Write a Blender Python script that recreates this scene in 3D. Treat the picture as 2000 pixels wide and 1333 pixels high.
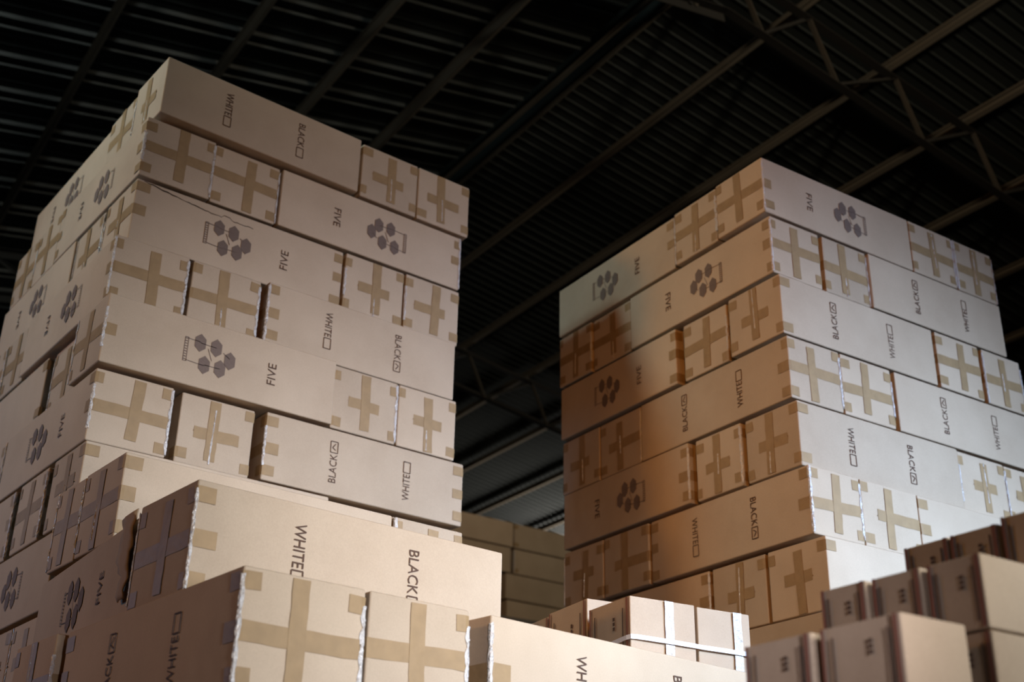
import bpy, bmesh, math, random
from mathutils import Vector, Matrix
C = bpy.context.scene.collection
S = bpy.context.scene
for o in list(bpy.data.objects): bpy.data.objects.remove(o)
EYE = 1.45                      # height of the lens above the floor; every z below is written from the eye

# ------------------------------------------------------------------ camera
cam_d = bpy.data.cameras.new('camera'); cam = bpy.data.objects.new('camera', cam_d); C.objects.link(cam)
cam_d.sensor_width = 36.0; cam_d.lens = 36.0 * 2437.98 / 2000.0
right = Vector((0.83544378, -0.54926376, 0.01852068)); up = Vector((-0.2475023, -0.34594054, 0.90502362))
fwd = Vector((0.49068963, 0.76068026, 0.42495791))
m = Matrix((right, up, -fwd)).transposed().to_4x4(); m.translation = (0, 0, EYE); cam.matrix_world = m
cam_d.clip_start = 0.05; cam_d.clip_end = 200
cam_d.dof.use_dof = True; cam_d.dof.focus_distance = 3.9; cam_d.dof.aperture_fstop = 43.9 / 15.0
S.camera = cam

# ------------------------------------------------------------------ world, lights, exposure
w = bpy.data.worlds.new('world'); S.world = w; w.use_nodes = True
bg = w.node_tree.nodes['Background']; bg.inputs[0].default_value = (0.75, 0.9, 1.0, 1); bg.inputs[1].default_value = 0.0015
S.view_settings.view_transform = 'Standard'; S.view_settings.look = 'None'
S.view_settings.exposure = 0.0; S.view_settings.gamma = 1.0; S.view_settings.use_curve_mapping = False
S.cycles.max_bounces = 6; S.cycles.diffuse_bounces = 4; S.cycles.glossy_bounces = 3
S.cycles.caustics_reflective = False; S.cycles.caustics_refractive = False
S.cycles.sample_clamp_indirect = 4.0
try: S.cycles.use_denoising = True
except Exception: pass
def area(name, loc, target, size, sizey, power, col, spread=180):
    d = bpy.data.lights.new(name, 'AREA'); d.shape = 'RECTANGLE'; d.size = size; d.size_y = sizey
    d.energy = power; d.color = col; d.spread = math.radians(spread)
    o = bpy.data.objects.new(name, d); C.objects.link(o)
    o.location = (loc[0], loc[1], loc[2] + EYE)
    t = Vector((target[0], target[1], target[2] + EYE)) - o.location
    o.rotation_euler = t.to_track_quat('-Z', 'Y').to_euler()
    return o
# daylight from the open loading door at the right, lamps in the far left bay, added fills in front, aisle and roof, cool daylight at the left
area('loading_door_daylight', (6.2, -2.4, 2.1), (4.0, 3.4, 0.75), 1.6, 1.6, 92, (0.47, 0.67, 1.0), 48)
area('front_fill', (2.3, -2.2, 2.0), (1.9, 3.4, 0.85), 0.8, 0.8, 14.5, (1.0, 0.97, 0.86), 42)  # added fill for the stack and pile fronts, no fixture behind it
area('low_front_fill', (3.6, -1.6, 1.6), (2.2, 2.8, 0.5), 0.6, 0.6, 7.0, (0.40, 0.62, 1.0), 36)  # added narrow cool fill that whitens the low cartons, not an opening
area('warm_aisle_fill', (1.1, 0.9, 2.6), (3.5, 4.0, 1.9), 0.5, 0.5, 10, (1.0, 0.36, 0.05), 95)  # added warm fill for the right stack's left side, no real lamp hangs here
area('left_bay_lamps', (-10.5, 5.35, 5.0), (2.5, 4.7, 2.3), 0.9, 0.9, 32, (1.0, 0.46, 0.10), 60)
area('high_bay_lamp', (-3.0, 5.3, 6.15), (2.8, 4.7, 2.9), 0.7, 0.7, 11, (0.60, 0.92, 1.0), 50)
area('left_side_daylight', (-3.5, 8.5, 1.8), (1.0, 5.2, 1.9), 1.5, 1.2, 14, (0.28, 0.56, 1.0), 70)
area('near_pile_fill', (1.0, 0.15, 0.45), (1.5, 2.7, 0.6), 0.25, 0.25, 2.0, (0.92, 0.89, 1.0), 44)  # invented low fill that brightens the nearest carton ends
area('roof_fill_ridge', (5.0, -3.0, 5.6), (8.2, 9.0, 7.5), 0.5, 0.5, 52, (1.0, 0.88, 0.66), 60)  # added light grazing the right slope so ribs and purlins show
area('roof_fill_left', (0.5, -3.0, 5.2), (2.5, 9.0, 7.2), 0.5, 0.5, 32, (0.9, 1.0, 0.95), 56)  # added light grazing the left slope to pick out its ribs
area('far_stack_fill', (5.8, 7.6, 5.6), (7.6, 11.6, 3.7), 0.4, 0.4, 0.7, (1.0, 0.40, 0.12), 80)  # faint warm fill added to lift the far stack out of black
area('far_eave_daylight', (15.5, 17.0, 4.2), (13.6, 17.5, 6.6), 1.6, 1.6, 170, (1.0, 0.95, 0.88), 90)

# ------------------------------------------------------------------ materials
def mat(name):
    mt = bpy.data.materials.new(name); mt.use_nodes = True
    nt = mt.node_tree; return mt, nt, nt.nodes['Principled BSDF']
def N(nt, t, **k):
    n = nt.nodes.new(t)
    for a, b in k.items(): setattr(n, a, b)
    return n
def noise(nt, scale, detail=3, vec=None, rough=0.5):
    n = N(nt, 'ShaderNodeTexNoise'); n.inputs['Scale'].default_value = scale; n.inputs['Detail'].default_value = detail
    n.inputs['Roughness'].default_value = rough
    if vec is not None: nt.links.new(vec, n.inputs['Vector'])
    return n
def ramp(nt, fac, stops):
    r = N(nt, 'ShaderNodeValToRGB')
    while len(r.color_ramp.elements) < len(stops): r.color_ramp.elements.new(0.5)
    for e, (p, c) in zip(r.color_ramp.elements, stops): e.position = p; e.color = (*c, 1)
    nt.links.new(fac, r.inputs[0]); return r
def cardboard(name, lo, hi, rough=0.82):
    mt, nt, b = mat(name)
    tc = N(nt, 'ShaderNodeTexCoord'); oi = N(nt, 'ShaderNodeObjectInfo')
    ad = N(nt, 'ShaderNodeVectorMath', operation='ADD')
    nt.links.new(tc.outputs['Object'], ad.inputs[0])
    ml = N(nt, 'ShaderNodeMath', operation='MULTIPLY'); ml.inputs[1].default_value = 37.0
    nt.links.new(oi.outputs['Random'], ml.inputs[0]); nt.links.new(ml.outputs[0], ad.inputs[1])
    a = noise(nt, 3.2, 4, ad.outputs[0], 0.6); r = ramp(nt, a.outputs['Fac'], [(0.3, lo), (0.72, hi)])
    f = noise(nt, 240, 2, ad.outputs[0]); mx = N(nt, 'ShaderNodeMixRGB', blend_type='MULTIPLY'); mx.inputs[0].default_value = 0.16
    nt.links.new(r.outputs[0], mx.inputs[1]); nt.links.new(f.outputs['Fac'], mx.inputs[2])
    hs = N(nt, 'ShaderNodeHueSaturation'); mr = N(nt, 'ShaderNodeMapRange'); mr.inputs[3].default_value = 0.9; mr.inputs[4].default_value = 1.08
    nt.links.new(oi.outputs['Random'], mr.inputs[0]); nt.links.new(mr.outputs[0], hs.inputs['Value'])
    nt.links.new(mx.outputs[0], hs.inputs['Color']); nt.links.new(hs.outputs[0], b.inputs['Base Color'])
    b.inputs['Roughness'].default_value = rough; b.inputs['Specular IOR Level'].default_value = 0.25
    big = noise(nt, 6.0, 2, ad.outputs[0]); bp = N(nt, 'ShaderNodeBump'); bp.inputs['Strength'].default_value = 0.25; bp.inputs['Distance'].default_value = 0.02
    nt.links.new(big.outputs['Fac'], bp.inputs['Height'])
    bp2 = N(nt, 'ShaderNodeBump'); bp2.inputs['Strength'].default_value = 0.08; bp2.inputs['Distance'].default_value = 0.002
    nt.links.new(f.outputs['Fac'], bp2.inputs['Height']); nt.links.new(bp.outputs[0], bp2.inputs['Normal'])
    nt.links.new(bp2.outputs[0], b.inputs['Normal'])
    return mt
M_card = cardboard('cardboard', (0.51, 0.385, 0.265), (0.59, 0.455, 0.32))
M_small = cardboard('cardboard_small', (0.47, 0.35, 0.245), (0.55, 0.42, 0.30))
def tape(name, col, rough, bump, scale, coat=0.5):
    mt, nt, b = mat(name)
    tc = N(nt, 'ShaderNodeTexCoord'); oi = N(nt, 'ShaderNodeObjectInfo'); ad = N(nt, 'ShaderNodeVectorMath', operation='ADD')
    nt.links.new(tc.outputs['Object'], ad.inputs[0])
    ml = N(nt, 'ShaderNodeMath', operation='MULTIPLY'); ml.inputs[1].default_value = 53.0
    nt.links.new(oi.outputs['Random'], ml.inputs[0]); nt.links.new(ml.outputs[0], ad.inputs[1])
    n = noise(nt, scale, 3, ad.outputs[0], 0.6)
    bp = N(nt, 'ShaderNodeBump'); bp.inputs['Strength'].default_value = bump; bp.inputs['Distance'].default_value = 0.01
    nt.links.new(n.outputs['Fac'], bp.inputs['Height']); nt.links.new(bp.outputs[0], b.inputs['Normal'])
    lo = tuple(c * 0.88 for c in col); r = ramp(nt, n.outputs['Fac'], [(0.35, lo), (0.65, col)])
    nt.links.new(r.outputs[0], b.inputs['Base Color'])
    b.inputs['Roughness'].default_value = rough; b.inputs['Specular IOR Level'].default_value = coat
    return mt
M_tape = tape('brown_packing_tape', (0.36, 0.235, 0.115), 0.55, 0.18, 22, 0.22)
M_crump = tape('crumpled_clear_tape', (0.68, 0.63, 0.58), 0.14, 1.0, 80, 1.0)
def plain(name, col, rough=0.7, metal=0.0, spec=0.3):
    mt, nt, b = mat(name); n = noise(nt, 30, 2)
    r = ramp(nt, n.outputs['Fac'], [(0.3, tuple(c * 0.85 for c in col)), (0.7, col)])
    nt.links.new(r.outputs[0], b.inputs['Base Color'])
    b.inputs['Roughness'].default_value = rough; b.inputs['Metallic'].default_value = metal; b.inputs['Specular IOR Level'].default_value = spec
    return mt
M_ink = plain('brown_black_ink', (0.10, 0.055, 0.035), 0.8)
M_logo = plain('grey_brown_ink', (0.19, 0.135, 0.105), 0.8)
M_red = plain('faded_red_ink', (0.26, 0.11, 0.075), 0.8)
M_strap = plain('white_plastic_strap', (0.80, 0.78, 0.82), 0.35, 0, 0.5)
M_roof = plain('dark_metal_sheet', (0.022, 0.024, 0.022), 0.42, 0.2, 0.4)
M_steel = plain('painted_steel', (0.17, 0.14, 0.105), 0.5, 0.2, 0.4)
M_truss = plain('dark_painted_steel', (0.022, 0.019, 0.016), 0.55, 0.2, 0.3)
M_brace = plain('rusty_brace_steel', (0.075, 0.06, 0.045), 0.55, 0.2, 0.3)
M_floor = plain('grey_concrete', (0.22, 0.2, 0.18), 0.8)
M_torn = cardboard('torn_cardboard', (0.36, 0.25, 0.16), (0.48, 0.35, 0.23))
M_wall = plain('grey_metal_siding', (0.12, 0.12, 0.115), 0.6)

# ------------------------------------------------------------------ helpers
def link(name, me, parent=None, material=None):
    o = bpy.data.objects.new(name, me); C.objects.link(o)
    if parent is not None: o.parent = parent
    if material is not None and me is not None and not me.materials: me.materials.append(material)
    return o
def tag(o, label, cat, group=None):
    o['label'] = label; o['category'] = cat
    if group: o['group'] = group
    return o
def mesh(name, verts, faces, smooth=False):
    me = bpy.data.meshes.new(name); me.from_pydata([tuple(v) for v in verts], [], faces); me.update()
    if smooth:
        me.polygons.foreach_set('use_smooth', [True] * len(me.polygons))
    return me
def box_vf(x0, x1, y0, y1, z0, z1, off=0):
    v = [(x0, y0, z0), (x1, y0, z0), (x1, y1, z0), (x0, y1, z0), (x0, y0, z1), (x1, y0, z1), (x1, y1, z1), (x0, y1, z1)]
    f = [(0, 3, 2, 1), (4, 5, 6, 7), (0, 1, 5, 4), (1, 2, 6, 5), (2, 3, 7, 6), (3, 0, 4, 7)]
    return v, [tuple(i + off for i in q) for q in f]

def carton_mesh(sx, sy, sz, axis, rng, r=0.006, seam=True, bulge=0.0018):
    """rounded closed carton, centred in x and y, standing on z = 0; flaps meet at a recessed seam on both ends"""
    h = (sx / 2, sy / 2, sz / 2); ax = {'u': 0, 'v': 1}[axis]
    def coords(i):
        H = h[i]; c = [-H, -H + r]
        n = 7 if H > 0.3 else 4
        inner = [-H + r + (2 * H - 2 * r) * k / n for k in range(1, n)]
        if i == 2 and seam: inner = [t for t in inner if abs(t) > 0.012] + [-0.0035, 0.0, 0.0035]
        return sorted(c + inner + [H - r, H])
    cs = [coords(i) for i in range(3)]
    ph = [rng.uniform(0, 6.28) for _ in range(6)]; amp = [rng.uniform(0.2, 1.0) * bulge for _ in range(6)]
    idx = {}; verts = []; nors = []
    def vid(k):
        if k in idx: return idx[k]
        p = Vector((cs[0][k[0]], cs[1][k[1]], cs[2][k[2]]))
        q = Vector([max(-(h[i] - r), min(h[i] - r, p[i])) for i in range(3)])
        n = (p - q)
        n = n.normalized() if n.length > 1e-9 else Vector((0, 0, 1))
        pos = q + n * r
        nf = [i for i in range(3) if k[i] in (0, len(cs[i]) - 1)]
        if len(nf) == 1:
            i = nf[0]; a, b = [j for j in range(3) if j != i]
            fa = max(0, 1 - (p[a] / h[a]) ** 2); fb = max(0, 1 - (p[b] / h[b]) ** 2)
            side = i * 2 + (1 if p[i] > 0 else 0)
            d = amp[side] * fa * fb * (0.55 + 0.45 * math.sin(ph[side] + 5 * p[a] + 7 * p[b]))
            if i == 2: d = -abs(d)
            if seam and i == ax and abs(p[2]) < 0.002: d -= 0.005
            pos += n * d
        idx[k] = len(verts); verts.append(pos + Vector((0, 0, h[2]))); nors.append(n); return idx[k]
    faces = []
    L = [len(c) for c in cs]
    for i in range(3):
        a, b = (i + 1) % 3, (i + 2) % 3
        for e in (0, L[i] - 1):
            for x in range(L[a] - 1):
                for y in range(L[b] - 1):
                    def K(u, v):
                        k = [0, 0, 0]; k[i] = e; k[a] = u; k[b] = v; return tuple(k)
                    q = [vid(K(x, y)), vid(K(x + 1, y)), vid(K(x + 1, y + 1)), vid(K(x, y + 1))]
                    faces.append(tuple(q if e else q[::-1]))
    me = mesh('carton', verts, faces, True)
    me.normals_split_custom_set_from_vertices([tuple(n) for n in nors])
    return me

# ---- printing: letters and logo as thin flat inked sheets
dg = None
def text_mesh(body, length, cap):
    cu = bpy.data.curves.new('t', 'FONT'); cu.body = body; cu.size = 1.0; cu.resolution_u = 3
    o = bpy.data.objects.new('t', cu); C.objects.link(o)
    d = bpy.context.evaluated_depsgraph_get(); d.update()
    me = bpy.data.meshes.new_from_object(o.evaluated_get(d))
    bpy.data.objects.remove(o); bpy.data.curves.remove(cu)
    V = [v.co.copy() for v in me.vertices]; F = [tuple(p.vertices) for p in me.polygons]; bpy.data.meshes.remove(me)
    x0, x1 = min(v.x for v in V), max(v.x for v in V); y0, y1 = min(v.y for v in V), max(v.y for v in V)
    V = [((v.x - x0) / (x1 - x0) * length, (v.y - y0) / (y1 - y0) * cap) for v in V]
    return V, F
T_WHITE = text_mesh('WHITE', 0.122, 0.035); T_BLACK = text_mesh('BLACK', 0.128, 0.035); T_FIVE = text_mesh('FIVE', 0.098, 0.037)
class Sheet:                                   # 2-D drawing on the long face: x along the face, y up it, both in metres from the centre
    def __init__(s): s.v = []; s.f = []
    def add(s, V, F):
        o = len(s.v); s.v += V; s.f += [tuple(i + o for i in q) for q in F]
    def up_text(s, T, x, y0):                  # reading upwards: text x -> +y, text height -> -x
        s.add([(x - b, y0 + a) for a, b in T[0]], T[1])
    def line(s, x0, y0, x1, y1, w):
        d = Vector((x1 - x0, y1 - y0)); n = Vector((-d.y, d.x)).normalized() * w / 2
        s.add([(x0 + n.x, y0 + n.y), (x0 - n.x, y0 - n.y), (x1 - n.x, y1 - n.y), (x1 + n.x, y1 + n.y)], [(0, 1, 2, 3)])
    def rect(s, x0, y0, x1, y1, w):
        for a in ((x0, y0, x1, y0), (x1, y0, x1, y1), (x1, y1, x0, y1), (x0, y1, x0, y0)): s.line(*a, w)
    def hexa(s, x, y, w, h):
        s.add([(x, y + h), (x - w, y + h / 2), (x - w, y - h / 2), (x, y - h), (x + w, y - h / 2), (x + w, y + h / 2)], [(0, 1, 2, 3, 4, 5)])
    def build(s, name):                        # stands on the face plane y = 0, facing -y
        me = mesh(name, [(a, 0, b) for a, b in s.v], s.f)
        bm = bmesh.new(); bm.from_mesh(me); bmesh.ops.recalc_face_normals(bm, faces=bm.faces)
        for f in bm.faces:
            if f.normal.y > 0: f.normal_flip()
        bm.to_mesh(me); bm.free(); return me
def word_sheet(T, x, ln, tk):
    s = Sheet(); y0 = -0.092; s.up_text(T, x + 0.017, y0)
    a, b = y0 + ln + 0.007, y0 + ln + 0.058
    s.rect(x - 0.018, a, x + 0.017, b, 0.0038)
    if tk:
        s.line(x + 0.008, a + 0.012, x - 0.009, a + 0.022, 0.004); s.line(x - 0.009, a + 0.022, x + 0.006, a + 0.042, 0.004)
    return s.build('lettering')
me_white = word_sheet(T_WHITE, 0.695 - 0.5, 0.122, False)
me_black1 = word_sheet(T_BLACK, 0.325 - 0.5, 0.128, True); me_black0 = word_sheet(T_BLACK, 0.325 - 0.5, 0.128, False)
s = Sheet(); s.up_text(T_FIVE, (0.705 - 0.5) + 0.018, -0.05); me_five = s.build('lettering')
s = Sheet(); X0 = -0.115
for dx, dz in ((0, 0.046), (0.069, 0.043), (0.026, -0.046), (0.093, -0.045), (0.131, 0.002)): s.hexa(X0 + dx, dz, 0.0235, 0.041)
for a in ((0, 0.046, 0.069, 0.043), (0.026, -0.046, 0.093, -0.045), (0.035, 0.03, 0.055, -0.02), (-0.052, 0.052, 0, 0.05), (-0.052, -0.045, 0.026, -0.05), (0.1, 0.03, 0.13, 0.01)):
    s.line(X0 + a[0], a[1], X0 + a[2], a[3], 0.003)
s.rect(X0 - 0.064, -0.05, X0 - 0.05, 0.056, 0.0028)
for k in range(9): s.line(X0 - 0.062, -0.042 + k * 0.0115, X0 - 0.053, -0.042 + k * 0.0115, 0.004)
me_logo = s.build('logo')

# ---- tape.  Canonical end face: plane x = 0 with its outward normal -x, y from -w/2 to w/2, z from -h/2 to h/2
def ribbon(path, normals, half, along, rng, jit=0.0006, mid=True):
    """path points in order, ribbon of half width along vector `along`"""
    A = Vector(along); V = []; F = []; cols = (-1, 0, 1)
    for p, n in zip(path, normals):
        for c in cols:
            V.append(Vector(p) + A * half * c * rng.uniform(0.96, 1.02) + Vector(n) * rng.uniform(0, jit))
    for i in range(len(path) - 1):
        for j in range(2):
            a = i * 3 + j; F.append((a, a + 1, a + 4, a + 3))
    return V, F
def fix(me):
    return me
def tape_across(w, wrapA, wrapB, rng, z=0.0, half=0.024):
    e = 0.0016; p = []; n = []
    s2 = math.sqrt(.5)
    if wrapA > 0:
        p += [(wrapA, -w / 2 - e, z), (0.012, -w / 2 - e, z), (0.0015, -w / 2 - e + 0.0015, z)]; n += [(0, -1, 0)] * 2 + [(-s2, -s2, 0)]
        ys = [-w / 2 + 0.012]
    else: ys = [wrapA]
    end = (w / 2 - 0.012) if wrapB > 0 else -wrapB
    k = 7
    ys = [ys[0] + (end - ys[0]) * i / k for i in range(k + 1)]
    p += [(-e, y, z + rng.uniform(-.001, .001)) for y in ys]; n += [(-1, 0, 0)] * len(ys)
    if wrapB > 0:
        p += [(0.0015, w / 2 + e - 0.0015, z), (0.012, w / 2 + e, z), (wrapB, w / 2 + e, z)]; n += [(-s2, s2, 0)] + [(0, 1, 0)] * 2
    V, F = ribbon(p, n, half, (0, 0, 1), rng)
    return mesh('tape_strip', V, F, False)
def tape_down(h, z0, z1, y, rng, half=0.023):
    k = 8; e = 0.0026
    zs = [z0 + (z1 - z0) * i / k for i in range(k + 1)]
    V, F = ribbon([(-e, y + rng.uniform(-.001, .001), z) for z in zs], [(-1, 0, 0)] * (k + 1), half, (0, 1, 0), rng)
    return mesh('tape_strip', V, [q[::-1] for q in F], False)
def tab_mesh(sgn, a, b, rng, half=0.0215):     # origin on the vertical edge at y = sgn * w/2
    e = 0.0016
    p = [(b, sgn * e, 0), (0.012, sgn * e, 0), (0.0015, sgn * (e - 0.0015), 0), (-e, -sgn * 0.012, 0), (-e, -sgn * a, 0)]
    n = [(0, sgn, 0)] * 2 + [(-.7, sgn * .7, 0), (-1, 0, 0), (-1, 0, 0)]
    V, F = ribbon(p, n, half, (0, 0, 1), rng)
    return mesh('tape_tab', V, F if sgn < 0 else [q[::-1] for q in F], False)
def crumple_mesh(sgn, h, rng, cover=1.0):      # wrinkled clear tape along a vertical edge
    V = []; F = []; n = 30
    z0 = -h / 2 * cover + rng.uniform(0, 0.02); z1 = h / 2 * cover - rng.uniform(0, 0.03)
    wd = rng.uniform(0.0035, 0.0075)
    for i in range(n + 1):
        z = z0 + (z1 - z0) * i / n
        k = 0.55 + 0.6 * abs(math.sin(i * 0.41 + wd * 900)) + rng.uniform(-.15, .15)
        a = wd * k; j = lambda: rng.uniform(0.0006, 0.0034)
        V += [(-0.0018, -sgn * a * 1.3, z), (-0.002 - j(), -sgn * a * .6, z + rng.uniform(-.003, .003)), (-j(), sgn * j(), z + rng.uniform(-.004, .004)),
              (a * .6, sgn * (0.002 + j()), z + rng.uniform(-.003, .003)), (a * 1.2, sgn * 0.0018, z)]
    for i in range(n):
        for q in range(4):
            a = i * 5 + q; t = (a, a + 1, a + 6, a + 5); F.append(t if sgn < 0 else t[::-1])
    return mesh('crumpled_tape', V, F, False)
RT = random.Random(5)
TABS = {sg: [tab_mesh(sg, RT.uniform(.032, .055), RT.uniform(.035, .06), RT) for _ in range(5)] for sg in (-1, 1)}
CRUM = {sg: [crumple_mesh(sg, 0.29, RT, c) for c in (1, 1, .95, .7, .9, .6)] for sg in (-1, 1)}
def fold_mesh(rng):
    V = []; F = []; n = 16; z0 = -rng.uniform(.05, .135); z1 = z0 + rng.uniform(.08, .24); z1 = min(z1, .135)
    for i in range(n + 1):
        z = z0 + (z1 - z0) * i / n; a = rng.uniform(.0015, .0042)
        V += [(-.0018, -a, z), (-.0018 - rng.uniform(.0008, .0032), rng.uniform(-.001, .001), z), (-.0018, a, z)]
    for i in range(n):
        for q in range(2): a = i * 3 + q; F.append((a, a + 3, a + 4, a + 1))
    return mesh('tape_fold', V, F, False)
FOLD = [fold_mesh(RT) for _ in range(6)]
ENDROT = {'-x': 0.0, '-y': math.pi / 2, '+x': math.pi, '+y': -math.pi / 2}
def put_end(root, which, sx, sy, sz, rng, style=None, crum=(0.55, 0.55), tabs_only=False, tabs=0.86):
    """dress one taped end of a carton: strip across, strip down, four corner tabs, crumpled tape on the upright edges"""
    w_ = sy if which[1] == 'x' else sx; d = (sx if which[1] == 'x' else sy) / 2
    rot = Matrix.Rotation(ENDROT[which], 4, 'Z')
    base = Matrix.Translation((0, 0, sz / 2)) @ rot @ Matrix.Translation((-d, 0, 0))
    def add(name, me, mt, off=(0, 0, 0), tilt=0.0):
        o = link(name, me, root, mt)
        o.matrix_local = base @ Matrix.Translation(off) @ Matrix.Rotation(tilt, 4, 'X'); return o
    style = style or rng.choice('ccchps')
    zc = rng.uniform(-.012, .012)
    if not tabs_only:
        if style in 'cp': me = tape_across(w_, rng.uniform(.045, .07), rng.uniform(.045, .07), rng, 0)
        elif style == 's': me = tape_across(w_, -rng.uniform(.07, .1), -rng.uniform(.07, .1), rng, 0)
        else: me = tape_across(w_, rng.uniform(.045, .07), -rng.uniform(.08, .11), rng, 0)
        add('tape_strip', me, M_tape, (0, 0, zc), rng.uniform(-.03, .03))
        t0, t1 = -sz / 2 + rng.uniform(.004, .035), sz / 2 - rng.uniform(.004, .03)
        yo, tl = rng.uniform(-.02, .02), rng.uniform(-.04, .04)
        add('tape_strip', tape_down(sz, t0, t1, 0, rng), M_tape, (0, yo, 0), tl)
        if rng.random() < (0.75 if style == 's' else 0.3):
            add('tape_fold', rng.choice(FOLD), M_crump, (-0.0012, yo + rng.uniform(-.008, .008), 0), tl + rng.uniform(-.02, .02))
    else:
        for sg in (-1, 1):
            add('tape_tab', rng.choice(TABS[sg]), M_tape, (0, sg * w_ / 2, zc))
    for sg in (-1, 1):
        for zz in (-1, 1):
            if rng.random() < tabs:
                add('tape_tab', rng.choice(TABS[sg]), M_tape, (0, sg * w_ / 2, zz * (sz / 2 - rng.uniform(.03, .045))), rng.uniform(-.04, .04))
    for sg, pr in zip((-1, 1), crum):
        if rng.random() < pr: add('crumpled_tape', rng.choice(CRUM[sg]), M_crump, (0, sg * w_ / 2, 0))

def put_print(root, kind, flip, face, sx, sy, sz, L):
    """kind F = logo and FIVE, C = colour boxes (black ticked), N = colour boxes both empty; flip = carton turned end for end"""
    d = (sy if face == 'y' else sx) / 2
    rot = Matrix.Rotation(0 if face == 'y' else -math.pi / 2, 4, 'Z')
    base = Matrix.Translation((0, 0, sz / 2)) @ rot @ Matrix.Translation((0, -d - 0.0028, 0))
    if flip: base = base @ Matrix.Rotation(math.pi, 4, 'Y')
    for name, me, mt in ([('lettering', me_five, M_ink), ('logo', me_logo, M_logo)] if kind == 'F' else [('lettering', me_white, M_ink), ('lettering', me_black1 if kind == 'C' else me_black0, M_ink)]):
        o = link(name, me, root, mt); o.matrix_local = base @ Matrix.Diagonal((L, 1, sz / 0.3, 1))

SEED = [100]
def carton(frame, axis, u0, u1, v0, v1, ztop, label, group, pr=None, ends=(), h=0.285, rot=0.0, style=None, crum=None, body=None, cat='carton', bulge=0.0018, farends=(), tabs=0.86):
    """one long carton. frame = (x, y, yaw) of its stack; u runs along the front, v into the stack; pr = (kind, flip)"""
    SEED[0] += 1; rng = random.Random(SEED[0])
    sx, sy = u1 - u0, v1 - v0
    me = carton_mesh(sx, sy, h, axis, rng, bulge=bulge)
    o = link('carton', me, None, body or M_card)
    cu, cv = (u0 + u1) / 2, (v0 + v1) / 2; X, Y, yw = frame
    o.location = (X + math.cos(yw) * cu - math.sin(yw) * cv, Y + math.sin(yw) * cu + math.cos(yw) * cv, ztop - h + EYE)
    o.rotation_euler = (0, 0, yw + math.radians(rot))
    tag(o, label, cat, group)
    if pr: put_print(o, pr[0], pr[1], 'y' if axis == 'u' else 'x', sx, sy, h, (sx if axis == 'u' else sy) / 1.0)
    for e in ends: put_end(o, e, sx, sy, h, rng, style, crum or (0.5, 0.5), tabs=tabs)
    for e in farends: put_end(o, e, sx, sy, h, rng, None, (0.25, 0.25), tabs_only=True)
    return o

# ------------------------------------------------------------------ the hall
def struct(o): o['kind'] = 'structure'; return o
SL = 0.168; XR = 6.136; ZR = 8.0
def roof_z(x): return ZR - SL * abs(x - XR)
v, f = box_vf(-14, 24, -10, 30, -0.1, 0.0); struct(link('floor', mesh('floor', v, f), None, M_floor))
ceil = bpy.data.objects.new('ceiling', None); C.objects.link(ceil); struct(ceil)
def sheet_mesh(length, ribs):
    """corrugated sheet 0.595 wide in y, running down the slope along +x from 0; ribs are (centre, height, half base, half crown)"""
    prof = [(-0.012, 0.0)]
    for c, hgt, b_, t_ in ribs: prof += [(c - b_, 0), (c - t_, -hgt), (c + t_, -hgt), (c + b_, 0)]
    prof += [(0.595, 0.0)]
    V = []; F = []; n = len(prof)
    for x in (0.0, length): V += [(x, y, z) for y, z in prof]
    V += [(x, y, z + 0.004) for (x, y, z) in V]
    for i in range(n - 1):
        F.append((i, i + 1, n + i + 1, n + i)); F.append((2 * n + i, 3 * n + i, 3 * n + i + 1, 2 * n + i + 1))
    for a in (0, n - 1): F.append((a, n + a, 3 * n + a, 2 * n + a))
    return mesh('roof_sheet', V, F)
LR, LL_ = 11.5, 15.0
me_r = sheet_mesh(LR, [(0.075 + 0.1487 * k, 0.011, 0.016, 0.007) for k in range(4)])
me_l = sheet_mesh(LL_, [(0.075, 0.036, 0.022, 0.009), (0.23, 0.036, 0.022, 0.009), (0.375, 0.007, 0.02, 0.008), (0.52, 0.007, 0.02, 0.008)])
ang = math.atan(SL)
y = -2.2; k = 0
while y < 26:
    a = link('roof_sheet', me_r, ceil, M_roof); a.location = (XR + 0.16, y, ZR + EYE + 0.02 - SL * 0.16 + 0.002 * (k % 2)); a.rotation_euler = (0, ang, 0)
    b = link('roof_sheet', me_l, ceil, M_roof); b.location = (XR - 0.16, y + 0.595 + 0.28, ZR + EYE + 0.02 - SL * 0.16 + 0.002 * (k % 2)); b.rotation_euler = (0, ang, math.pi)
    y += 0.595; k += 1
# dark capping along the ridge
v = [(-0.34, -3, -0.045), (0, -3, 0.02), (0.34, -3, -0.045), (-0.34, 27, -0.045), (0, 27, 0.02), (0.34, 27, -0.045)]
f = [(0, 1, 4, 3), (1, 2, 5, 4)]
rc = link('ridge_cap', mesh('ridge_cap', v, f), ceil, plain('blue_black_sheet', (0.02, 0.035, 0.04), 0.6)); rc.location = (XR, 0, ZR + EYE + 0.075)
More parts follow.
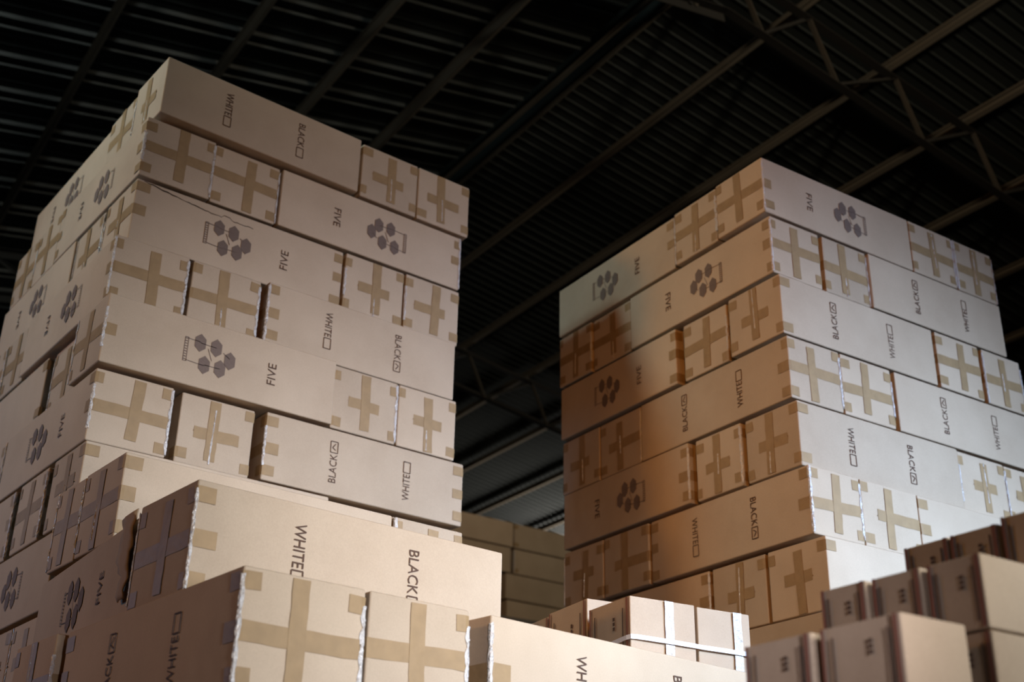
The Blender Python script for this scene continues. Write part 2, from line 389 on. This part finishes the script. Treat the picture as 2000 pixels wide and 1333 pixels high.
# purlins: lipped channels open towards the ridge
def purlin_mesh(side, ridge=False):
    D, Fl, Lp, t = (0.10, 0.055, 0.022, 0.006) if side > 0 else (0.15, 0.032, 0.014, 0.006)
    if ridge: D, Fl, Lp = 0.055, 0.026, 0.012
    sx = -1   # all open the same way
    V = []; F = []
    for x0, x1, z0, z1 in ((0, t, -D, 0), (0, Fl, -D, -D + t), (0, Fl, -t, 0), (Fl - t, Fl, -D, -D + Lp), (Fl - t, Fl, -Lp, 0)):
        a, b = sorted((sx * x0, sx * x1)); vv, ff = box_vf(a, b, -2.5, 26.5, z0, z1, len(V)); V += vv; F += ff
    return mesh('purlin', V, F)
PR = {1: purlin_mesh(1), -1: purlin_mesh(-1)}
PRR = purlin_mesh(1, True)
PX_R = [0.13, 1.04, 2.165, 3.255, 4.394, 5.584, 6.766, 7.95, 9.1, 10.3]; PX_L = [0.07, 1.224, 2.248, 3.264, 4.39, 5.5, 6.6, 7.7, 8.8, 9.9, 11.0]
for sd, lst in ((1, PX_R), (-1, PX_L)):
    for d in lst:
        o = link('purlin', PRR if d < 0.5 else PR[sd], ceil, M_steel); x = XR + sd * d
        o.location = (x, 0, roof_z(x) + EYE - 0.028); o.rotation_euler = (0, sd * ang, 0)
# roof trusses
def bar(p, q, wd, ht):
    p, q = Vector(p), Vector(q); d = (q - p); L = d.length; d.normalize()
    s_ = Vector((0, 1, 0)); n = d.cross(s_).normalized()
    V = [p + s_ * a * wd / 2 + n * b * ht / 2 for a, b in ((-1, -1), (1, -1), (1, 1), (-1, 1))]
    V += [v + d * L for v in V]
    return V, [(0, 1, 2, 3), (7, 6, 5, 4), (0, 4, 5, 1), (1, 5, 6, 2), (2, 6, 7, 3), (3, 7, 4, 0)]
def angle_bar(p, q, leg=0.06):                # two bars making an L
    V, F = bar(p, q, leg, 0.008); p, q = Vector(p), Vector(q); d = (q - p).normalized(); n = d.cross(Vector((0, 1, 0))).normalized()
    o = Vector((0, leg / 2, 0)) + n * leg / 2
    V2, F2 = bar(p + o, q + o, 0.008, leg)
    return V + V2, F + [tuple(i + 8 for i in t) for t in F2]
def truss(Y):
    t = bpy.data.objects.new('roof_truss', None); C.objects.link(t); t.parent = ceil; t.location = (XR, Y, ZR + EYE)
    def top(x): return (x, 0, -SL * abs(x) - 0.235)
    def bot(x): return (x, 0, -SL * abs(x) - 0.80)
    def piece(name, p, q, leg, mt):
        V, F = angle_bar(p, q, leg); o = link(name, mesh(name, V, F), t, mt); return o
    for sd in (1, -1):
        lst = PX_R if sd > 0 else PX_L
        piece('top_chord', top(0), top(sd * 11), 0.09, M_truss); piece('bottom_chord', bot(0), bot(sd * 11), 0.085, M_truss)
        for i in range(len(lst) - 1):
            a, b = lst[i], lst[i + 1]
            piece('diagonal', top(sd * a), bot(sd * (a + 0.29)), 0.05, M_brace)
            piece('diagonal', bot(sd * (a + 0.29)), top(sd * b), 0.04, M_truss)
    return t
truss(6.2); truss(14.0); truss(21.8)
# far end wall and right wall, below the roof
v, f = box_vf(-14, 24, 27, 27.1, 0, 9.4); struct(link('wall_back', mesh('wall_back', v, f), None, M_wall))

# upper storage deck that carries the far stack
v, f = box_vf(5.2, 14, 11.2, 26.9, 2.9 + EYE, 3.006 + EYE); struct(link('floor_mezzanine', mesh('floor_mezzanine', v, f), None, M_floor))

# ------------------------------------------------------------------ the left stack
FA = (1.0759, 4.5173, math.radians(4.674)); ZA = 3.352; GA = 'cartons of the tall left stack'
FB = (3.5439, 3.4276, 0.0); ZB = 3.199; GB = 'cartons of the tall right stack'
TOP = ['top', 'second', 'third', 'fourth', 'fifth', 'sixth', 'seventh', 'eighth', 'ninth']
def A(k, axis, u0, u1, v0, v1, what, **kw): carton(FA, axis, u0, u1, v0, v1, ZA - 0.3 * k, what, GA, **kw)
L, W = 0.99, 0.314
def rowlab(k): return f'{TOP[k]} row down' if k else 'top row'
def lab_end(stack, face, k, pos): return f'taped end, {face} of {stack} stack, {rowlab(k)}, {pos}'
def lab_long(txt, stack, face, k): return f'long carton {txt}, {face} of {stack} stack, {rowlab(k)}'
tF, tC = 'printed FIVE with hexagons', 'printed WHITE and BLACK'
# row 1
A(0, 'u', .012, .988, -.058, .256, lab_long(tC, 'left', 'front', 0), pr=('N', 1), ends=('-x',), rot=0.8, crum=(0, .2), style='s', tabs=0)
A(0, 'u', .024, 1.005, .282, .592, lab_end('left', 'left side', 0, 'second from corner'), ends=('-x',))
A(0, 'v', 1.013, 1.324, -.032, .96, lab_end('left', 'front', 0, 'left of the two'), ends=('-y',), style='s')
A(0, 'v', 1.331, 1.634, -.032, .96, lab_end('left', 'front', 0, 'right of the two'), ends=('-y',), style='s')
A(0, 'v', .036, .35, .602, 1.64, lab_long(tF, 'left', 'left side', 0), pr=('F', 1))
# row 2
A(1, 'v', -.016, .297, -.022, .975, lab_end('left', 'front', 1, 'at the left corner'), pr=('F', 1), ends=('-y',), style='c', crum=(.2, 1), farends=('+y',))
A(1, 'v', .303, .612, -.012, .98, lab_end('left', 'front', 1, 'second from corner'), ends=('-y',), style='c', crum=(1, .4))
A(1, 'u', .622, 1.598, -.024, .288, lab_long(tF, 'left', 'front', 1), pr=('F', 1), farends=('+x',))
A(1, 'u', -.012, .97, .992, 1.30, lab_end('left', 'left side', 1, 'nearer of back pair'), ends=('-x',))
A(1, 'u', -.012, .97, 1.31, 1.62, lab_end('left', 'left side', 1, 'farther of back pair'), ends=('-x',))
# row 3
A(2, 'u', -.014, .965, -.014, .302, 'long carton printed FIVE with split top edge, front of left stack, third row down', pr=('F', 0), ends=('-x',), crum=(.9, .9), farends=('+x',))
A(2, 'u', -.012, .965, .33, .645, lab_end('left', 'left side', 2, 'behind the corner carton'), ends=('-x',))
A(2, 'v', .976, 1.288, -.022, .97, lab_end('left', 'front', 2, 'left of the two'), ends=('-y',), style='s')
A(2, 'v', 1.295, 1.598, -.03, .97, lab_end('left', 'front', 2, 'right of the two'), ends=('-y',), style='s')
A(2, 'v', -.02, .29, .665, 1.645, lab_long(tF, 'left', 'left side', 2), pr=('F', 1))
# row 4
A(3, 'v', -.068, .243, -.05, .965, lab_end('left', 'front', 3, 'at the left corner'), pr=('F', 1), ends=('-y',), style='c', crum=(.9, .9))
A(3, 'v', .262, .568, -.047, .95, lab_end('left', 'front', 3, 'between two dark slots'), ends=('-y',), style='c', crum=(1, .2))
A(3, 'u', .592, 1.556, -.078, .234, lab_long(tC, 'left', 'front', 3), pr=('C', 1), ends=('-x',), crum=(1, 1))
A(3, 'u', -.05, .92, .99, 1.30, lab_end('left', 'left side', 3, 'nearer of back pair'), ends=('-x',))
A(3, 'u', -.05, .92, 1.32, 1.63, lab_end('left', 'left side', 3, 'farther of back pair'), ends=('-x',))
# row 5
A(4, 'u', -.084, .91, -.138, .178, lab_long(tF, 'left', 'front', 4), pr=('F', 0), ends=('-x',), crum=(1, 1))
A(4, 'u', -.034, .91, .25, .572, lab_end('left', 'left side', 4, 'behind the corner carton'), ends=('-x',))
A(4, 'v', .922, 1.242, -.104, .88, lab_end('left', 'front', 4, 'left of the two'), ends=('-y',), style='s')
A(4, 'v', 1.25, 1.556, -.104, .88, lab_end('left', 'front', 4, 'right of the two'), ends=('-y',), style='s')
A(4, 'v', -.05, .26, .622, 1.6, lab_long('with plain board and crumpled tape', 'left', 'left side', 4), ends=('-y',), crum=(.5, .5))
# row 6
A(5, 'v', -.074, .233, -.108, .9, lab_end('left', 'front', 5, 'at the left corner'), pr=('F', 0), ends=('-y',), style='c', crum=(1, 1))
A(5, 'v', .272, .583, -.098, .9, lab_end('left', 'front', 5, 'between two dark slots'), ends=('-y',), style='s', crum=(.1, .1))
A(5, 'u', .622, 1.592, -.128, .184, lab_long(tC, 'left', 'front', 5), pr=('C', 0), ends=('-x',), crum=(1, 1), farends=('+x',))
A(5, 'u', -.07, .9, .925, 1.235, lab_end('left', 'left side', 5, 'nearer of back pair'), ends=('-x',))
A(5, 'u', -.07, .9, 1.25, 1.56, lab_end('left', 'left side', 5, 'farther of back pair'), ends=('-x',))
# row 7
A(6, 'u', -.08, .92, -.15, .166, lab_end('left', 'left side', 6, 'at the front corner'), ends=('-x',))
A(6, 'u', -.078, .92, .236, .55, lab_end('left', 'left side', 6, 'between two dark slots'), ends=('-x',))
A(6, 'v', -.075, .24, .622, 1.6, lab_long('with one taped edge', 'left', 'left side', 6), ends=('-y',))
A(6, 'v', .935, 1.245, -.1, .88, 'carton end hidden behind highest step of the front pile, left of its pair', ends=('-y',))
A(6, 'v', 1.255, 1.565, -.1, .88, 'carton end hidden behind highest step of the front pile, right of its pair', ends=('-y',))
# row 8 and 9, seen at the left only
A(7, 'v', -.085, .226, -.02, .96, lab_long(tF, 'left', 'left side', 7), pr=('F', 1))
A(8, 'u', -.078, .9, -.02, .30, lab_end('left', 'left side', 8, 'half behind the front pile'), ends=('-x',))
A(8, 'u', -.078, .9, .32, .63, lab_end('left', 'left side', 8, 'at picture edge'), ends=('-x',))

# ------------------------------------------------------------------ the right stack
def B(k, axis, u0, u1, v0, v1, what, **kw): carton(FB, axis, u0, u1, v0, v1, ZB - 0.3 * k, what, GB, **kw)
R_ = 'right'
# row 1
B(0, 'u', -.012, .965, -.014, .298, lab_long(tF, R_, 'right side', 0), pr=('F', 1), ends=('-x',), style='c', crum=(1, .2))
B(0, 'u', -.004, .955, .308, .608, lab_end(R_, 'left side', 0, 'second from corner'), ends=('-x',), style='c', crum=(.8, 1))
B(0, 'v', .972, 1.29, -.014, .97, lab_end(R_, 'right side', 0, 'left of the two'), ends=('-y',), style='c')
B(0, 'v', 1.303, 1.6, -.012, .97, lab_end(R_, 'right side', 0, 'right of the two'), ends=('-y',), style='c')
B(0, 'v', .008, .32, .628, 1.605, lab_long(tF, R_, 'left side', 0), pr=('F', 0), farends=('-y',))
# row 2
B(1, 'v', .012, .314, -.012, .99, lab_end(R_, 'right side', 1, 'at the corner'), pr=('F', 1), ends=('-y',), style='c', crum=(.9, .5))
B(1, 'v', .336, .622, -.014, .98, lab_end(R_, 'right side', 1, 'second from corner'), ends=('-y',), style='c', crum=(.9, .5))
B(1, 'u', .63, 1.588, -.026, .286, lab_long(tC, R_, 'right side', 1), pr=('C', 0))
B(1, 'u', .022, .99, 1.003, 1.31, lab_end(R_, 'left side', 1, 'nearer of back pair'), ends=('-x',), style='p', crum=(.2, .2))
B(1, 'u', .012, .99, 1.32, 1.604, lab_end(R_, 'left side', 1, 'farther of back pair'), ends=('-x',), style='c', crum=(1, .1))
# row 3
B(2, 'u', .02, 1.008, -.034, .292, lab_long(tC, R_, 'right side', 2), pr=('C', 0), ends=('-x',), style='s', crum=(.1, .1))
B(2, 'u', .032, .98, .32, .618, lab_end(R_, 'left side', 2, 'second from corner'), ends=('-x',), style='c', crum=(1, .3))
B(2, 'v', 1.03, 1.342, -.034, .93, lab_end(R_, 'right side', 2, 'left of the two'), ends=('-y',), style='c')
B(2, 'v', 1.372, 1.66, -.034, .93, lab_end(R_, 'right side', 2, 'right of the two'), ends=('-y',), style='c')
B(2, 'v', .014, .33, .655, 1.594, lab_long(tF, R_, 'left side', 2), pr=('F', 0), ends=('-y',), crum=(.2, .2))
# row 4
B(3, 'v', .026, .336, -.044, .945, lab_end(R_, 'right side', 3, 'at the corner'), pr=('C', 0), ends=('-y',), style='c', crum=(1, .4))
B(3, 'v', .346, .665, -.042, .93, lab_end(R_, 'right side', 3, 'second from corner'), ends=('-y',), style='c', crum=(1, .3))
B(3, 'u', .69, 1.67, -.044, .27, lab_long(tC, R_, 'right side', 3), pr=('C', 0))
B(3, 'u', .032, .93, .955, 1.275, lab_end(R_, 'left side', 3, 'nearer of back pair'), ends=('-x',), style='h', crum=(1, .1))
B(3, 'u', .03, .93, 1.283, 1.598, lab_end(R_, 'left side', 3, 'farther of back pair'), ends=('-x',), style='s', crum=(.3, .1))
# row 5
B(4, 'u', .036, 1.04, -.06, .25, lab_long(tC, R_, 'right side', 4), pr=('C', 1), ends=('-x',), style='s', crum=(.2, .1))
B(4, 'u', .026, 1.0, .272, .563, lab_end(R_, 'left side', 4, 'second from corner'), ends=('-x',), style='s', crum=(1, .1))
B(4, 'v', 1.055, 1.382, -.046, .95, lab_end(R_, 'right side', 4, 'left of the two'), ends=('-y',), style='s')
B(4, 'v', 1.395, 1.70, -.04, .95, lab_end(R_, 'right side', 4, 'right of the two'), ends=('-y',), style='s')
B(4, 'v', .005, .32, .592, 1.555, lab_long(tF, R_, 'left side', 4), pr=('F', 1), ends=('-y',), crum=(1, 1))
# row 6
B(5, 'v', .02, .308, -.108, .886, lab_end(R_, 'right side', 5, 'at the corner'), pr=('C', 1), ends=('-y',), style='c', crum=(1, .4), farends=('+y',))
B(5, 'v', .316, .66, -.106, .88, lab_end(R_, 'right side', 5, 'second from corner'), ends=('-y',), style='h', crum=(.4, .4))
B(5, 'u', .672, 1.66, -.1, .21, lab_long('with taped near edge', R_, 'right side', 5), ends=('-x',))
B(5, 'u', .014, .9, .9, 1.235, lab_end(R_, 'left side', 5, 'nearer of back pair'), ends=('-x',), style='h', crum=(.1, .1))
B(5, 'u', .014, .9, 1.242, 1.56, lab_end(R_, 'left side', 5, 'farther of back pair'), ends=('-x',), style='s', crum=(.1, .1))
# row 7
B(6, 'u', .034, 1.0, -.15, .168, lab_end(R_, 'left side', 6, 'at the corner'), ends=('-x',), style='s', crum=(.1, .1))
B(6, 'u', .036, 1.0, .186, .505, lab_end(R_, 'left side', 6, 'second from corner'), ends=('-x',), style='s', crum=(.6, .1))
B(6, 'v', .034, .34, .525, 1.52, lab_long('half hidden by small cartons', R_, 'left side', 6), ends=('-y',), crum=(1, 1))

B(6, 'v', 1.01, 1.32, -.14, .85, 'taped end behind the near small cartons, right side of right stack, left of its pair', ends=('-y',))
B(6, 'v', 1.33, 1.64, -.14, .85, 'taped end behind the near small cartons, right side of right stack, right of its pair', ends=('-y',))
B(7, 'v', .0, .31, -.17, .82, 'lowest carton showing on left side of right stack, mostly hidden', crum=(0, 0))

# ------------------------------------------------------------------ the stepped pile in front of the left stack
GF = 'cartons of the stepped front pile'
F1 = (0.998, 3.767, math.radians(5.65)); F2 = (0.986, 2.993, math.radians(6.8)); F2L = (0.970, 3.398, math.radians(0.8))
F3 = (0.990, 2.614, math.radians(6.5)); FG = (1.690, 2.690, math.radians(9.6))
carton(F1, 'u', 0, 1.005, 0, .316, 1.33, 'plain long carton on the highest step of the front pile', GF, ends=('-x',), style='p', crum=(.1, .3))
carton(F1, 'v', 1.018, 1.32, .0, .44, 1.33, 'carton end with shiny tape at right end of the highest step', GF, ends=('-y',), style='s', crum=(.1, 1), rot=0)
carton(F1, 'u', .004, .60, .332, .57, 1.33, 'taped carton end behind the plain long carton on the highest step', GF, ends=('-x',))
carton(F2, 'u', 0, 1.012, 0, .335, 1.025, 'large bright carton printed WHITE and BLACK at lower centre of front pile', GF, pr=('N', 1), ends=('-x',), style='p', crum=(1, .3), h=.296)
torn = carton(F2L, 'v', 0, .316, 0, 1.0, 1.025, 'long carton printed FIVE with torn end flap, left side of front pile', GF, pr=('F', 0), h=.296)
carton(F3, 'v', 0, .325, 0, 1.0, .72, 'nearest carton end of front pile, with dark left side printed WHITE and BLACK', GF, pr=('C', 0), ends=('-y',), style='c', crum=(1, 1), farends=('+y',))
carton(F3, 'v', .337, .636, .0, 1.0, .72, 'second nearest carton end of front pile, framed by brown tape', GF, ends=('-y',), style='c', crum=(1, .5))
carton(F3, 'u', -.02, .97, 1.03, 1.34, .72, 'taped carton end at bottom left, below the torn carton', GF, ends=('-x',))
carton(FG, 'u', 0, 1.07, 0, .316, .72, 'bright long carton printed WHITE at bottom centre, right of front pile', GF, pr=('N', 1), ends=('-x',), style='p', crum=(1, .2), h=.296)
# torn flap hanging from the end of the long FIVE carton
rng = random.Random(9); V = []; F = []
n = 14
for i in range(n + 1):
    z = 0.06 + 0.25 * i / n; ww = 0.135 + 0.015 * math.sin(i * .9) + rng.uniform(-.012, .012) - (0.055 if i < 5 else 0)
    for j in range(4):
        t = j / 3
        V.append((-0.158 - 0.008 - 0.010 * (1 - t) * (0.6 + 0.4 * math.sin(i * 1.3)) - rng.uniform(0, .006), -0.5 - 0.012 + ww * t, z))
for i in range(n):
    for j in range(3): a = i * 4 + j; F.append((a, a + 1, a + 5, a + 4))
fl = link('torn_flap', mesh('torn_flap', V, F, True), torn, M_torn); md = fl.modifiers.new('thickness', 'SOLIDIFY'); md.thickness = 0.004
fl['label'] = 'torn and crumpled cardboard flap'

# ragged split along the top edge of the third-row carton of the left stack
host = [o for o in C.objects if o.get('label', '').startswith('long carton printed FIVE with split')][0]
rs = random.Random(4); V = []; F = []; n = 40
for i in range(n + 1):
    t = i / n; x = -0.46 + 0.50 * t; z = 0.281 - 0.040 * math.sin(min(1, t * 1.25) * 1.5) + rs.uniform(-.002, .002) + (0.012 if .7 < t < .78 else 0)
    hw = 0.0012 + 0.0022 * abs(math.sin(t * 9)) * (1 - t) + rs.uniform(0, .0008)
    V += [(x, -0.1583, z - hw), (x, -0.1590, z), (x, -0.1583, z + hw)]
for i in range(n):
    for q in range(2): a = i * 3 + q; F.append((a, a + 3, a + 4, a + 1))
o = link('split_edge', mesh('split_edge', V, F), host, plain('dark_board_gap', (0.06, 0.035, 0.02), 0.9)); o['label'] = 'dark ragged split in the board'

# ------------------------------------------------------------------ the dark stack far behind
FP = (6.888, 11.612, math.radians(2.0)); ZP = 4.206; GP = 'cartons of the dark stack far behind'
for k, (u0, u1, lb) in enumerate([(-.3, .69, 'left'), (-.3, .66, 'left'), (.60, 1.6, ''), (.62, 1.62, '')]):
    carton(FP, 'u', u0, u1, 0, .314, ZP - .3 * k, f'dark long carton far between the two stacks, {rowlab(k)}' + (', left one' if lb else ''), GP)
for k in (0, 1):
    carton(FP, 'u', .715, 1.70, .01, .324, ZP - .3 * k, f'dark carton with shiny edge tape far between the stacks, {rowlab(k)}', GP, ends=('-x',), style='s', crum=(.1, 1), tabs=.5)

# ------------------------------------------------------------------ small cartons
GS = 'small cartons on the right'
def small(name_label, frame, u0, u1, v0, v1, ztop, h, marks=True, rot=0, group=GS, sc=1.0, tape_at=0.02):
    X, Y, yw = frame; u0, u1, v0, v1, ztop, h, X, Y = [q * sc for q in (u0, u1, v0, v1, ztop, h, X, Y)]; frame = (X, Y, yw)
    SEED[0] += 1; rng = random.Random(SEED[0]); sx, sy = u1 - u0, v1 - v0
    o = link('small_carton', carton_mesh(sx, sy, h, 'u', rng, r=0.004, seam=False, bulge=0.006), None, M_small)
    cu, cv = (u0 + u1) / 2, (v0 + v1) / 2; X, Y, yw = frame
    o.location = (X + math.cos(yw) * cu - math.sin(yw) * cv, Y + math.sin(yw) * cu + math.cos(yw) * cv, ztop - h + EYE); o.rotation_euler = (0, 0, yw + math.radians(rot))
    tag(o, name_label, 'carton', group)
    # vertical sealing tape down the middle of the front
    if tape_at is not None:
        t = link('tape_strip', tape_down(h, -h / 2 + .004, h / 2 - .002, 0, rng, 0.017), o, M_crump)
        t.matrix_local = Matrix.Translation((tape_at, -sy / 2 - 0.0035, h / 2)) @ Matrix.Rotation(math.pi / 2, 4, 'Z')
    base = Matrix.Translation((-sx / 2 - 0.006, 0, h / 2)) @ Matrix.Rotation(-math.pi / 2, 4, 'Z')
    def mark(name, x0, z0, x1, z1, wd, mt, lift=0.0):
        sh = Sheet(); sh.line(x0 * sy, z0 * h, x1 * sy, z1 * h, wd); p = link(name, sh.build(name), o, mt)
        p.matrix_local = Matrix.Translation((-lift, 0, 0)) @ base
    if marks:
        mark('printed_line', -0.33, -0.4, -0.33, 0.34, 0.006 * sc, M_ink); mark('printed_line', 0.36, -0.4, 0.36, 0.34, 0.006 * sc, M_ink)
        for q in range(3): mark('printed_block', 0.14, 0.05 + 0.07 * q, 0.14, 0.10 + 0.07 * q, 0.012 * sc, M_ink)
        mark('red_edge_band', 0.455, -0.48, 0.455, 0.48, 0.011 * sc, M_red); mark('red_edge_band', -0.455, -0.48, -0.455, 0.48, 0.009 * sc, M_red)
    return o
Fb = (2.390, 3.005, math.radians(-5))
small('small carton with white strap across it, behind the bright long carton', Fb, 0, .244, 0, .235, .934, .212)
small('small carton right of the strapped one, with white strap', Fb, .262, .47, .012, .24, .934, .212, marks=False, tape_at=.05)
Fa = (2.446, 3.302, math.radians(-7))
small('small carton with red edge, behind and left of the strapped one', Fa, 0, .24, 0, .265, .99, .268)
small('small carton farthest back in the strapped row', Fa, .006, .24, .275, .52, .985, .262)
# white strap round the pair
Xb, Yb, yb = Fb
def fb(u, v, z): return (Xb + math.cos(yb) * u - math.sin(yb) * v, Yb + math.sin(yb) * u + math.cos(yb) * v, z + EYE)
pts = [(-.007, .22, .79), (-.007, .1, .80), (-.008, .01, .805), (-.004, -.008, .806), (.02, -.009, .807), (.12, -.012, .805), (.235, -.009, .803), (.27, .0, .804), (.36, -.001, .803), (.475, .003, .802)]
V = []; F = []
for u, v_, z in pts: V += [fb(u, v_, z - .007), fb(u, v_, z + .007)]
for i in range(len(pts) - 1): F.append((2 * i, 2 * i + 1, 2 * i + 3, 2 * i + 2))
o = link('packing_strap', mesh('packing_strap', V, F), None, M_strap); md = o.modifiers.new('thickness', 'SOLIDIFY'); md.thickness = 0.0016
tag(o, 'white plastic strap around the two small cartons', 'strap')
# pile of small cartons close by at the lower right
PS = 0.78
Fq = (2.198, 1.595, 0.0)
small('small carton at the near corner of the middle row, bright right side', Fq, 0, .29, 0, .134, .725, .157, sc=PS, tape_at=None)
small('second small carton of the middle row from the right', Fq, -.006, .28, .152, .282, .725, .157, sc=PS, tape_at=None)
small('third small carton of the middle row from the right', Fq, -.014, .28, .30, .43, .725, .157, sc=PS, tape_at=None)
small('small carton below the near corner one, brown left side showing', Fq, .003, .29, 0, .15, .565, .157, sc=PS, tape_at=None)
Fp = (1.935, 1.60, 0.0)
small('small carton with bright right face at the bottom right', Fp, 0, .192, 0, .208, .565, .157, sc=PS, tape_at=None)
small('small carton behind the bottom right one, left of a dark gap', Fp, 0, .19, .236, .43, .565, .157, sc=PS, tape_at=None)
small('lowest small carton at the bottom right, under the bright faced one', Fp, .0, .19, .0, .21, .405, .157, sc=PS, tape_at=None)
Fr = (2.51, 1.76, 0.0)
small('small carton in upper row nearest the right picture edge', Fr, .0, .22, -.14, -.012, .895, .157, sc=PS, tape_at=None)
small('small carton in upper row, second from the right', Fr, .0, .22, .004, .135, .885, .157, sc=PS, tape_at=None)
small('small carton in upper row, third from the right', Fr, .0, .22, .145, .277, .885, .157, sc=PS, tape_at=None)
